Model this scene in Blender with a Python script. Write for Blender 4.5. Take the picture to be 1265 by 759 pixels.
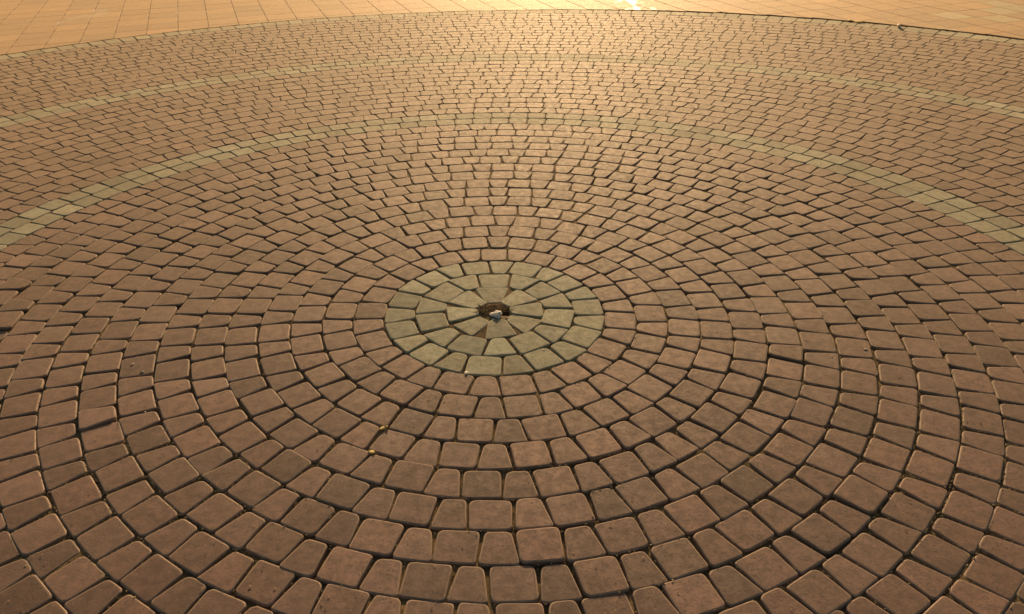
import bpy, math, random
import numpy as np
from mathutils import Matrix, Vector, noise

# ---------------------------------------------------------------- camera, light, exposure
scene = bpy.context.scene
for o in list(bpy.data.objects):
    bpy.data.objects.remove(o)
U = 0.1                                   # one ring of cobbles is 10 cm deep
F_PX, PITCH, ROLL, CAM_H, CAM_BACK, CAM_X = 988.78, 0.535922, 0.02086, 13.564, 22.5424, -0.4168
CX = 632.5 - 38.2                         # principal point of the cropped photograph
ct, st, cr, sr = math.cos(PITCH), math.sin(PITCH), math.cos(ROLL), math.sin(ROLL)
Rv, Dv, Fv = Vector((1, 0, 0)), Vector((0, -st, -ct)), Vector((0, ct, -st))
ax, ad = cr * Rv + sr * Dv, -sr * Rv + cr * Dv
cam_data = bpy.data.cameras.new('camera')
cam = bpy.data.objects.new('camera', cam_data)
scene.collection.objects.link(cam)
m = Matrix.Identity(4)
for r_ in range(3):
    m[r_][0], m[r_][1], m[r_][2] = ax[r_], -ad[r_], -Fv[r_]
m[0][3], m[1][3], m[2][3] = CAM_X * U, -CAM_BACK * U, CAM_H * U
cam.matrix_world = m
cam_data.sensor_width = 36
cam_data.lens = F_PX / 1265 * 36
cam_data.shift_x = 38.2 / 1265
cam_data.clip_start = 0.05
cam_data.clip_end = 1000
scene.camera = cam

SUN_ELEV, SUN_AZ = math.radians(13.0), math.radians(6.0)
world = bpy.data.worlds.new('World')
scene.world = world
world.use_nodes = True
wn = world.node_tree
bg = wn.nodes['Background']
sky = wn.nodes.new('ShaderNodeTexSky')
sky.sky_type = 'NISHITA'
sky.sun_disc = False
sky.sun_elevation = SUN_ELEV
sky.sun_rotation = SUN_AZ
sky.dust_density = 4.0
sky.air_density = 1.6
sky.ozone_density = 0.6
wn.links.new(sky.outputs[0], bg.inputs[0])
bg.inputs[1].default_value = 0.052
sd = bpy.data.lights.new('sun', 'SUN')
sd.energy = 4.5
sd.angle = math.radians(3.0)
sd.color = (1.0, 0.68, 0.36)
sun = bpy.data.objects.new('sun', sd)
sun.rotation_euler = (math.pi / 2 - SUN_ELEV, 0, math.pi - SUN_AZ)
sun.location = (2, 12, 6)
scene.collection.objects.link(sun)
scene.view_settings.view_transform = 'Standard'
scene.view_settings.look = 'None'
scene.view_settings.gamma = 1
scene.view_settings.exposure = 0.50

E_OFF = 0.6025
DC = np.array([-0.0067, 0.0013, -0.0026, -0.0373, 0.0117, -0.1274, 0.1429, -0.1659, 0.2225, -0.2842, -0.1089, 0.0998, 0.03, -0.0578])
LAY = {
 1: "-3560W6 -2654W6 -1674W-6 -879W-6 197W0 1013W6 1902W2 2625W6",
 2: "-3123T3 -2575S-5 -2000T-4 -1520S-4 -976T5 -448S2 50T-6 587S-2 1043T6 1531S1 2114T6 2546S4 3038T6 3572S-6",
 3: "-3402S-3 -3066T5 -2766S-2 -2449T6 -2117S-2 -1788T-2 -1413S3 -1134T0 -794S3 -493T4 -139S-2 221T-3 529S-4 844T6 1192S-1 1528T3 1854S3 2188T6 2508S0 2818T6 3145S1 3491T-4",
 4: "-3391T0 -3155S1 -2915T4 -2662S-2 -2421T3 -2161S-6 -1851S-4 -1615T3 -1337S5 -1082T5 -838S0 -602T4 -353S0 -103T4 186S0 405T6 625S-2 865T1 1116S-6 1341T6 1605S1 1854T3 2088S0 2353T6 2591S0 2838T6 3087S0 3320T0 3579S-4",
 5: "-3468S3 -3268T6 -3078S-3 -2872T6 -2684S-1 -2484T6 -2273S-3 -2079T-6 -1850S-6 -1618T3 -1464S0 -1244T3 -1061S-2 -850T4 -649S-1 -461T5 -251S2 -56T1 157S-2 352T5 533S-5 731T1 927S-4 1135T0 1324S-1 1516T4 1728S2 1933T6 2136S6 2351T6 2533S6 2741T6 2938S-1 3131T6 3336S2 3532T3",
 6: "-3499S0 -3337T6 -3174S3 -3005T6 -2832S-4 -2670T5 -2496S-5 -2321T6 -2161S0 -1983T-2 -1817S-2 -1643T-1 -1473S3 -1283T4 -1125S-2 -952T6 -788S2 -625T4 -446S2 -288T3 -111S-3 25T0 228S-3 409T0 566S-6 727T1 892S-6 1067T0 1240S-5 1409T0 1543S1 1749T6 1924S0 2100T6 2271S5 2437T6 2601S1 2781T6 2894T0 3029S5 3200T6 3365S5 3538T2",
 7: "-3558S-2 -3400S0 -3250T1 -3116S-4 -2972T4 -2827S-5 -2679T1 -2507S6 -2383T0 -2227S-6 -2092T2 -1928S-6 -1794T2 -1632S0 -1486T-3 -1345S0 -1196T3 -1047S-1 -900T6 -755S4 -617T4 -460S-2 -318T6 -171S1 -26T-1 125S-6 282T-3 408S-2 564T-1 700S-5 844T-3 988S-6 1135T-2 1288S-6 1423T2 1572S-2 1722T0 1876S0 2032T6 2156S6 2333T6 2472S6 2630T6 2766S-1 2913T6 3055S-6 3208T5 3356S-5 3515T-3",
 8: "-3569T-2 -3436S3 -3310T5 -3188S2 -3059T4 -2931S-4 -2807T0 -2703S-6 -2547T6 -2415S-6 -2296T3 -2157S-6 -2030T-6 -1886S-6 -1764T3 -1643S4 -1500T0 -1364S4 -1232T6 -1096S-6 -966T3 -844S3 -720T6 -588S-3 -467T3 -326S-3 -182T2 -75S-1 60T4 183S1 316T6 430S6 569T2 668T-6 776T-1 899S-4 1030T-2 1159S-6 1287T-4 1430S-3 1544T-3 1673S0 1817T5 1946S2 2076T6 2208S1 2342T6 2480S6 2603T6 2726S-6 2857T6 2991S2 3119T2 3253S5 3380T6 3506S0",
 9: "-3538S-2 -3417T6 -3305S-6 -3183T0 -3058S5 -2943T6 -2838S-6 -2714T6 -2593S-3 -2480T6 -2362S-6 -2252T3 -2128S-6 -2010T-6 -1893S-5 -1779T3 -1656S-5 -1538T-1 -1423S-4 -1298T-2 -1195S-1 -1069T4 -960S6 -831T-1 -738S-6 -622T6 -496S0 -379T6 -263S2 -159T5 -38S2 83T-1 194S-1 317T3 424S-3 536T6 643S6 768T-2 879S-5 984T-6 1115S6 1223T2 1341S-3 1446T-1 1567S-5 1687T-1 1804S0 1923T5 2047S4 2164T6 2274S-1 2401T6 2513S0 2626T6 2745S-1 2862T6 2982S4 3095T5 3211S0 3325T6 3435S-1 3551T1",
 10: "-3551S-4 -3439T0 -3342S2 -3239T4 -3140S3 -3032T6 -2927S-6 -2822T6 -2728S-6 -2627T6 -2518S-2 -2415T2 -2312S-4 -2205T4 -2095S-6 -1992T-2 -1878S-6 -1780T-3 -1675S-3 -1562T-5 -1460S-4 -1344T-1 -1247S-3 -1138T3 -1040S0 -935T6 -837T1 -728S-6 -636T4 -537S-1 -437T3 -328S4 -225T6 -121S0 -21T2 88S-2 200T4 294S2 405T6 501S3 609T5 712S-2 816T0 919S0 1021T-2 1132S-6 1229T-4 1343S-1 1434T0 1548S0 1656T0 1765S3 1870T3 1967S0 2081T6 2191S-1 2298T6 2401S6 2506T0 2612S0 2718T6 2827S4 2928T6 3028S1 3133T6 3237S6 3339T0 3442S-5 3549T-3",
 11: "-3553S-6 -3457T-4 -3364S-1 -3267T-1 -3175S-6 -3074T-1 -2989S-4 -2896T0 -2803S0 -2703T2 -2606S-6 -2517T6 -2421S-6 -2321T5 -2220S-4 -2124T-4 -2021S-6 -1933T-6 -1830S6 -1715S-3 -1618T0 -1519S-2 -1408T-2 -1316S-1 -1219T2 -1129S0 -1038T-4 -955S-6 -835T6 -745S0 -658T5 -550S-6 -462T6 -365S1 -273T6 -177S1 -82T0 17S-3 115T4 204S0 305T6 393S4 486T6 578S-1 681T6 770S-2 854T3 956S-2 1049T1 1150S-6 1245T0 1344S-1 1437T3 1538S3 1627T4 1733S-4 1831T6 1922S1 2023T6 2113S1 2212T6 2305S3 2410T6 2496S1 2599T6 2695S0 2792T6 2887S1 2982T5 3079S6 3174T6 3271S0 3364T-3 3454S-6 3553T-5",
 12: "-3575T-4 -3492S-5 -3407T0 -3316S0 -3230T-2 -3146S-6 -3055T-2 -2986S-6 -2884T6 -2802S-3 -2712T4 -2628S-6 -2538T6 -2450S-6 -2364T5 -2274S-6 -2188T-3 -2107S-6 -2013T2 -1920S-6 -1831T2 -1732S-4 -1648T-1 -1562S-2 -1471T-1 -1386S-3 -1298T1 -1203S-4 -1118T5 -1054S-6 -944T6 -855S3 -765T6 -680S2 -594T5 -486S-6 -424T1 -332S-6 -245T0 -158S-6 -71T-6 35S-6 106T-6 193S-6 285T-6 371S-1 453T6 551S6 625T6 708S3 792T6 880S-1 968T4 1060S-1 1140T0 1243S-1 1322T0 1415S6 1505T6 1593S2 1692T6 1771S3 1861T6 1944S0 2040T5 2126S-5 2214T2 2305S3 2401T5 2483S2 2573T6 2657S6 2746T0 2834S-1 2923T6 3015S-2 3101T6 3191S6 3270T6 3362S-4 3447T1 3536S0",
 13: "-3584T-4 -3493S-5 -3399T-2 -3320S-6 -3240T-6 -3160S-5 -3075T-6 -3012S-6 -2924T6 -2837S-6 -2754T-1 -2676S1 -2590T2 -2511S-6 -2433T3 -2347S-6 -2272T-6 -2188S6 -2105T-6 -2020S-6 -1939T-2 -1851S-3 -1777S1 -1684S0 -1594T0 -1523S0 -1437T0 -1354S-1 -1269T5 -1193S0 -1126T6 -1031S0 -948T6 -866S4 -785T6 -704S2 -625T2 -545S0 -464T0 -383S0 -302T0 -222S0 -141T0 -60S0 21T0 102S0 182T0 263S0 344T0 425S0 505T0 586S6 664T6 744S5 822T6 907S2 979T6 1050S-1 1153T2 1241S2 1317T6 1402S6 1482T6 1572S5 1652T6 1729S0 1815T3 1896S2 1979T6 2061S0 2143T6 2227S-4 2317T6 2393S0 2478T6 2558S2 2639T6 2725S-6 2806T0 2886S-2 2962T4 3049S-5 3127T5 3209S5 3287T6 3371S0 3451T-5 3533S0",
 14: "-3539T-6 -3468S-6 -3394T-6 -3326T-6 -3256S-6 -3177T-6 -3105S-6 -3031T0 -2957S0 -2883T-3 -2807S-4 -2731T3 -2657S-6 -2580T6 -2502S-4 -2429T6 -2350S0 -2272T4 -2197S-6 -2125T-1 -2048S-5 -1963T-3 -1884S-6 -1813T6 -1729S2 -1654T6 -1582S4 -1496T2 -1426S-3 -1343T-5 -1273S-2 -1200T-1 -1125S4 -1042T6 -969S6 -891T6 -814S1 -749T5 -673S0 -597T0 -521S0 -444T0 -368S0 -292T0 -216S0 -140T0 -64S0 12T0 88S0 164T0 240S0 316T0 392S0 468T0 544S0 620T0 696S1 756T6 835S4 904T6 982S5 1048T4 1142S-1 1211T3 1289S5 1361T6 1443S3 1519T5 1598S3 1675T0 1751S0 1832T6 1902S-6 1980T6 2056S-2 2136T0 2216S-1 2294T2 2368S-4 2444T6 2520S-1 2600T6 2676S-4 2750T3 2825S0 2901T6 2980S1 3052T4 3132S0 3207T6 3283S6 3358T2 3433S-5 3509T0 3585S-6",
 15: "-3570T-4 -3500S-6 -3432T-6 -3360S-4 -3288T2 -3221S-6 -3149T-3 -3082S-6 -2998T0 -2915T1 -2847S-5 -2775T6 -2704S-3 -2637T6 -2562S-6 -2488T2 -2420S0 -2352T2 -2276S-6 -2211T5 -2134S-6 -2066T0 -1989S-6 -1919T6 -1841S-1 -1769T0 -1696S-1 -1625T-6 -1554S0 -1482T0 -1410S0 -1338T0 -1266S0 -1194T0 -1122S0 -1051T0 -979S0 -907T-6 -846S-6 -775T0 -704S0 -634T0 -563S0 -492T0 -421S0 -350T0 -279S0 -208T0 -137S0 -66T0 5S0 76T0 147S0 218T0 289S0 360T0 431S0 502T0 573S0 644T0 715S0 786T6 846S6 921T-6 981S-6 1057T-6 1130S0 1202T0 1274S0 1346T0 1418S-2 1488T6 1559S1 1626T4 1711S2 1774T6 1845S3 1923T6 1986S-3 2059T2 2133S-6 2206T0 2280S-6 2351T6 2422S-2 2499T6 2566S-2 2641T6 2709S-1 2782T6 2848S3 2926T6 2999S4 3070T6 3137S6 3207T6 3276S4 3348T3 3417S-6 3482T-6 3560S-6",
 16: "-3592T-6 -3525S0 -3458T-5 -3393S-5 -3329T5 -3265S6 -3196T-4 -3131S-6 -3064T0 -2997S0 -2930T3 -2869S-6 -2804T6 -2737S-2 -2672T5 -2606S-2 -2542T6 -2474S0 -2406T0 -2339S3 -2270T0 -2201S3 -2135T-2 -2068S-5 -2000T3 -1932S-6 -1869T6 -1803S0 -1736T0 -1669S0 -1602T0 -1535S0 -1469T0 -1402S0 -1335T0 -1268S0 -1201T0 -1135S0 -1068T0 -1001S0 -934T0 -868S0 -801T0 -734S0 -667T0 -600S0 -534T0 -467S0 -400T0 -333S0 -267T0 -200S0 -133T0 -66S0 1T0 67S0 134T0 201S0 268T0 334S0 401T0 468S0 535T0 602S0 668T0 735S0 802T0 869S0 936T0 1002S0 1069T0 1136S0 1203T0 1269S0 1336T0 1403S0 1470T0 1537S0 1603T0 1670S0 1737T6 1798S-1 1871T6 1931S-1 2001T1 2061S-6 2141T-2 2211S0 2282T0 2352S6 2410T6 2474S4 2550T6 2612S-3 2682T6 2744S0 2812T6 2876S2 2948T6 3012S5 3082T6 3145S3 3210T6 3277S6 3343T0 3409S0 3476T0 3542S0",
 17: "-3590T0 -3528S0 -3465T0 -3403S0 -3340T0 -3278S0 -3215T0 -3153S0 -3090T0 -3028S0 -2965T0 -2903S0 -2840T-1 -2780S0 -2716T2 -2657S-6 -2592T2 -2542S3 -2468T-1 -2402S-6 -2340T6 -2277S0 -2215T-4 -2149S-5 -2087T2 -2027S-5 -1966T-6 -1903S0 -1840T0 -1777S0 -1714T0 -1650S0 -1587T0 -1524S0 -1461T0 -1398S0 -1335T0 -1272S0 -1209T0 -1146S0 -1083T0 -1020S0 -957T0 -894S0 -831T0 -768S0 -705T0 -642S0 -579T0 -516S0 -453T0 -390S0 -327T0 -264S0 -201T0 -138S0 -75T0 -12S0 51T0 114S0 177T0 240S0 303T0 366S0 429T0 492S0 555T0 618S0 681T0 744S0 807T0 870S0 933T0 996S0 1059T0 1122S0 1185T0 1248S0 1311T0 1374S0 1437T0 1500S0 1563T0 1626S0 1689T0 1752S0 1815T6 1880S6 1946T6 2007T4 2066S-6 2137T-2 2193S0 2250T0 2306S0 2362T0 2418S0 2474T6 2544S5 2608T6 2669S-4 2731T4 2798S2 2859T3 2922S0 2984T0 3047S0 3109T0 3172S0 3234T0 3297S0 3359T0 3422S0 3484T0 3547S0",
 18: "-3542S0 -3480S0 -3417S0 -3354S0 -3291S0 -3229S0 -3166S0 -3103S0 -3040S0 -2978S0 -2915S4 -2850S-6 -2788S-3 -2722S4 -2660S2 -2600S4 -2540S2 -2468S-2 -2401S-4 -2337S-1 -2274S3 -2211S-6 -2144S-3 -2081S2 -2018S0 -1955S0 -1892S0 -1829S0 -1766S0 -1704S0 -1641S0 -1578S0 -1515S0 -1452S0 -1389S0 -1326S0 -1264S0 -1201S0 -1138S0 -1075S0 -1012S0 -949S0 -886S0 -824S0 -761S0 -698S0 -635S0 -572S0 -509S0 -446S0 -384S0 -321S0 -258S0 -195S0 -132S0 -69S0 -6S0 56S0 119S0 182S0 245S0 308S0 371S0 434S0 496S0 559S0 622S0 685S0 748S0 811S0 873S0 936S0 999S0 1062S0 1125S0 1188S0 1251S0 1313S0 1376S0 1439S0 1502S0 1565S0 1628S0 1691S0 1753S0 1816S0 1879S0 1942S3 2003S-2 2065S-6 2127S-4 2197S-6 2259S-4 2324S3 2386S6 2459S-4 2516S6 2584S5 2647S6 2713S6 2775S6 2842S6 2905S0 2968S0 3030S0 3093S0 3156S0 3219S0 3281S0 3344S0 3407S0 3470S0 3532S0 3595S0",
 19: "-3573O0 -3526I0 -3479O0 -3432I0 -3385O0 -3338I0 -3291O0 -3244I0 -3197O0 -3151I0 -3104O0 -3057I0 -3010O0 -2963I0 -2916O0 -2875I0 -2830O0 -2781I0 -2735O0 -2693I0 -2644O0 -2583I0 -2554O0 -2506I0 -2455O0 -2412I0 -2368O0 -2315I0 -2265O0 -2225I0 -2175O0 -2129I0 -2082O0 -2036I0 -1990O0 -1944I0 -1897O0 -1851I0 -1805O0 -1758I0 -1712O0 -1666I0 -1620O0 -1573I0 -1527O0 -1481I0 -1435O0 -1388I0 -1342O0 -1296I0 -1250O0 -1203I0 -1157O0 -1111I0 -1065O0 -1018I0 -972O0 -926I0 -880O0 -833I0 -787O0 -741I0 -695O0 -648I0 -602O0 -556I0 -510O0 -463I0 -417O0 -371I0 -324O0 -278I0 -232O0 -186I0 -139O0 -93I0 -47O0 -1I0 46O0 92I0 138O0 184I0 231O0 277I0 323O0 369I0 416O0 462I0 508O0 554I0 601O0 647I0 693O0 739I0 786O0 832I0 878O0 925I0 971O0 1017I0 1063O0 1110I0 1156O0 1202I0 1248O0 1295I0 1341O0 1387I0 1433O0 1480I0 1526O0 1572I0 1618O0 1665I0 1711O0 1757I0 1803O0 1850I0 1896O0 1942I0 1988O0 2035I0 2081O0 2129I0 2176O0 2218I0 2271O0 2314I0 2363O0 2409I0 2455O0 2503I0 2549O0 2593I0 2642O0 2686I0 2734O0 2783I0 2830O0 2877I0 2924O0 2971I0 3018O0 3065I0 3111O0 3158I0 3205O0 3252I0 3299O0 3346I0 3393O0 3440I0 3487O0 3534I0 3580O0",
 20: "-3590S0 -3534S0 -3477S0 -3421S0 -3365S0 -3308S0 -3252S0 -3196S0 -3139S0 -3083S0 -3027S0 -2970S0 -2914S0 -2857S-6 -2798S-2 -2740S-6 -2679S-6 -2619S-5 -2569S0 -2511S4 -2455S1 -2396S1 -2338S0 -2282S4 -2223S-1 -2169S-6 -2111S0 -2054S0 -1997S0 -1939S0 -1882S0 -1825S0 -1767S0 -1710S0 -1653S0 -1595S0 -1538S0 -1481S0 -1423S0 -1366S0 -1309S0 -1251S0 -1194S0 -1137S0 -1079S0 -1022S0 -964S0 -907S0 -850S0 -792S0 -735S0 -678S0 -620S0 -563S0 -506S0 -448S0 -391S0 -334S0 -276S0 -219S0 -162S0 -104S0 -47S0 11S0 68S0 125S0 183S0 240S0 297S0 355S0 412S0 469S0 527S0 584S0 641S0 699S0 756S0 813S0 871S0 928S0 985S0 1043S0 1100S0 1158S0 1215S0 1272S0 1330S0 1387S0 1444S0 1502S0 1559S0 1616S0 1674S0 1731S0 1788S0 1846S0 1903S0 1960S0 2018S0 2075S-6 2126S-6 2178S-6 2238S-6 2295S-6 2352S-6 2413S-5 2469S-4 2530S-6 2588S-5 2647S4 2704S-1 2765S-3 2821S0 2877S0 2934S0 2990S0 3046S0 3103S0 3159S0 3216S0 3272S0 3328S0 3385S0 3441S0 3497S0 3554S0",
 21: "-3595S0 -3541S0 -3486S0 -3432S0 -3378S0 -3324S0 -3270S0 -3216S0 -3162S0 -3108S0 -3054S0 -3000S0 -2945S0 -2891S0 -2837S-6 -2785S0 -2727S-6 -2678S-6 -2622S1 -2569S1 -2513S3 -2459S-2 -2402S3 -2349S6 -2292S4 -2240S-6 -2185S0 -2131S0 -2076S0 -2021S0 -1967S0 -1912S0 -1857S0 -1803S0 -1748S0 -1694S0 -1639S0 -1584S0 -1530S0 -1475S0 -1421S0 -1366S0 -1311S0 -1257S0 -1202S0 -1148S0 -1093S0 -1038S0 -984S0 -929S0 -874S0 -820S0 -765S0 -711S0 -656S0 -601S0 -547S0 -492S0 -438S0 -383S0 -328S0 -274S0 -219S0 -165S0 -110S0 -55S0 -1S0 54S0 109S0 163S0 218S0 272S0 327S0 382S0 436S0 491S0 545S0 600S0 655S0 709S0 764S0 819S0 873S0 928S0 982S0 1037S0 1092S0 1146S0 1201S0 1255S0 1310S0 1365S0 1419S0 1474S0 1528S0 1583S0 1638S0 1692S0 1747S0 1802S0 1856S0 1911S0 1965S0 2020S0 2075S0 2129S-6 2185S-6 2241S-6 2294S-6 2355S-6 2412S-2 2465S0 2517S2 2575S-1 2632S6 2686S4 2740S0 2794S0 2848S0 2902S0 2956S0 3010S0 3064S0 3118S0 3173S0 3227S0 3281S0 3335S0 3389S0 3443S0 3497S0 3551S0",
 22: "-3589I0 -3548O0 -3508I0 -3468O0 -3428I0 -3387O0 -3347I0 -3307O0 -3267I0 -3226O0 -3186I0 -3146O0 -3106I0 -3065O0 -3025I0 -2985O0 -2945I0 -2904O0 -2864I0 -2824O0 -2784I0 -2743O0 -2703I0 -2663O0 -2623I0 -2583O0 -2542I0 -2502O0 -2462I0 -2422O0 -2381I0 -2341O0 -2301I0 -2261O0 -2220I0 -2180O0 -2140I0 -2100O0 -2059I0 -2019O0 -1979I0 -1939O0 -1898I0 -1858O0 -1818I0 -1778O0 -1737I0 -1697O0 -1657I0 -1617O0 -1576I0 -1536O0 -1496I0 -1456O0 -1415I0 -1375O0 -1335I0 -1295O0 -1254I0 -1214O0 -1174I0 -1134O0 -1093I0 -1053O0 -1013I0 -973O0 -933I0 -892O0 -852I0 -812O0 -772I0 -731O0 -691I0 -651O0 -611I0 -570O0 -530I0 -490O0 -450I0 -409O0 -369I0 -329O0 -289I0 -248O0 -208I0 -168O0 -128I0 -87O0 -47I0 -7O0 33I0 74O0 114I0 154O0 194I0 235O0 275I0 315O0 355I0 396O0 436I0 476O0 516I0 557O0 597I0 637O0 677I0 717O0 758I0 798O0 838I0 878O0 919I0 959O0 999I0 1039O0 1080I0 1120O0 1160I0 1200O0 1241I0 1281O0 1321I0 1361O0 1402I0 1442O0 1482I0 1522O0 1563I0 1603O0 1643I0 1683O0 1724I0 1764O0 1804I0 1844O0 1885I0 1925O0 1965I0 2005O0 2046I0 2086O0 2126I0 2166O0 2203I0 2243O0 2283I0 2326O0 2361I0 2404O0 2445I0 2485O0 2525I0 2565O0 2605I0 2646O0 2686I0 2726O0 2766I0 2807O0 2847I0 2887O0 2927I0 2967O0 3008I0 3048O0 3088I0 3128O0 3169I0 3209O0 3249I0 3289O0 3330I0 3370O0 3410I0 3450O0 3491I0 3531O0 3571I0",
 23: "-3597S0 -3547S0 -3497S0 -3448S0 -3398S0 -3349S0 -3299S0 -3249S0 -3200S0 -3150S0 -3101S0 -3051S0 -3001S0 -2952S0 -2902S0 -2853S0 -2803S0 -2753S0 -2704S0 -2654S0 -2604S0 -2555S0 -2505S0 -2456S0 -2406S0 -2356S0 -2307S0 -2257S0 -2208S0 -2158S0 -2108S0 -2059S0 -2009S0 -1959S0 -1910S0 -1860S0 -1811S0 -1761S0 -1711S0 -1662S0 -1612S0 -1563S0 -1513S0 -1463S0 -1414S0 -1364S0 -1315S0 -1265S0 -1215S0 -1166S0 -1116S0 -1066S0 -1017S0 -967S0 -918S0 -868S0 -818S0 -769S0 -719S0 -670S0 -620S0 -570S0 -521S0 -471S0 -421S0 -372S0 -322S0 -273S0 -223S0 -173S0 -124S0 -74S0 -25S0 25S0 75S0 124S0 174S0 223S0 273S0 323S0 372S0 422S0 472S0 521S0 571S0 620S0 670S0 720S0 769S0 819S0 868S0 918S0 968S0 1017S0 1067S0 1116S0 1166S0 1216S0 1265S0 1315S0 1365S0 1414S0 1464S0 1513S0 1563S0 1613S0 1662S0 1712S0 1761S0 1811S0 1861S0 1910S0 1960S0 2010S0 2059S0 2109S0 2158S0 2208S-6 2257S-6 2306S-4 2356S-6 2405S-6 2458S1 2512S6 2561S0 2611S0 2661S0 2710S0 2760S0 2810S0 2859S0 2909S0 2958S0 3008S0 3058S0 3107S0 3157S0 3206S0 3256S0 3306S0 3355S0 3405S0 3454S0 3504S0 3554S0",
}

def delta(ph, k):
    """how far the real rings wander from true circles"""
    kk = k / 20.0
    s = 0.0
    for i, a in enumerate((1, math.cos(ph), math.sin(ph), math.cos(2*ph), math.sin(2*ph), math.cos(3*ph), math.sin(3*ph))):
        s += a * (DC[2*i] * kk + DC[2*i+1] * kk * kk)
    return s

def radius(ph, k):                        # k = ring number, edges at whole numbers
    return k + E_OFF + delta(ph, k)

def unproject(px, py):                    # photograph pixel -> ground point in ring units
    u, v = (px - CX) / F_PX, (py - 379.5) / F_PX
    d = Fv + u * ax + v * ad
    t = CAM_H / -d.z
    return CAM_X + t * d.x, -CAM_BACK + t * d.y

def project(x, y):
    d = Vector((x - CAM_X, y + CAM_BACK, -CAM_H))
    z = d.dot(Fv)
    if z < 1: return None
    return CX + F_PX * d.dot(ax) / z, 379.5 + F_PX * d.dot(ad) / z

rng = random.Random(11)

# ---------------------------------------------------------------- materials
def new_mat(name):
    mt = bpy.data.materials.new(name)
    mt.use_nodes = True
    nt = mt.node_tree
    b = nt.nodes['Principled BSDF']
    return mt, nt, b

def nd(nt, typ, **kw):
    n = nt.nodes.new(typ)
    for k, v in kw.items(): setattr(n, k, v)
    return n

def noise_tex(nt, vec, scale, detail=4, rough=0.55, dist=0.0):
    n = nd(nt, 'ShaderNodeTexNoise')
    n.inputs['Scale'].default_value = scale
    n.inputs['Detail'].default_value = detail
    n.inputs['Roughness'].default_value = rough
    n.inputs['Distortion'].default_value = dist
    nt.links.new(vec, n.inputs['Vector'])
    return n.outputs['Fac']

def ramp(nt, fac, pts):
    r = nd(nt, 'ShaderNodeValToRGB')
    el = r.color_ramp.elements
    while len(el) < len(pts): el.new(0.5)
    for e_, (p, c) in zip(el, pts):
        e_.position = p
        e_.color = (c, c, c, 1) if not isinstance(c, tuple) else (*c, 1)
    nt.links.new(fac, r.inputs[0])
    return r.outputs[0]

def mix(nt, mode, fac, a, b):
    mx = nd(nt, 'ShaderNodeMix', data_type='RGBA', blend_type=mode)
    for sock, val in ((mx.inputs[0], fac), (mx.inputs[6], a), (mx.inputs[7], b)):
        if isinstance(val, (int, float)): sock.default_value = val
        elif isinstance(val, tuple): sock.default_value = (*val, 1)
        else: nt.links.new(val, sock)
    return mx.outputs[2]

def math_(nt, op, a, b=None):
    n = nd(nt, 'ShaderNodeMath', operation=op)
    for s, v in zip(n.inputs, (a, b)):
        if v is None: continue
        if isinstance(v, (int, float)): s.default_value = v
        else: nt.links.new(v, s)
    return n.outputs[0]

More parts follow.
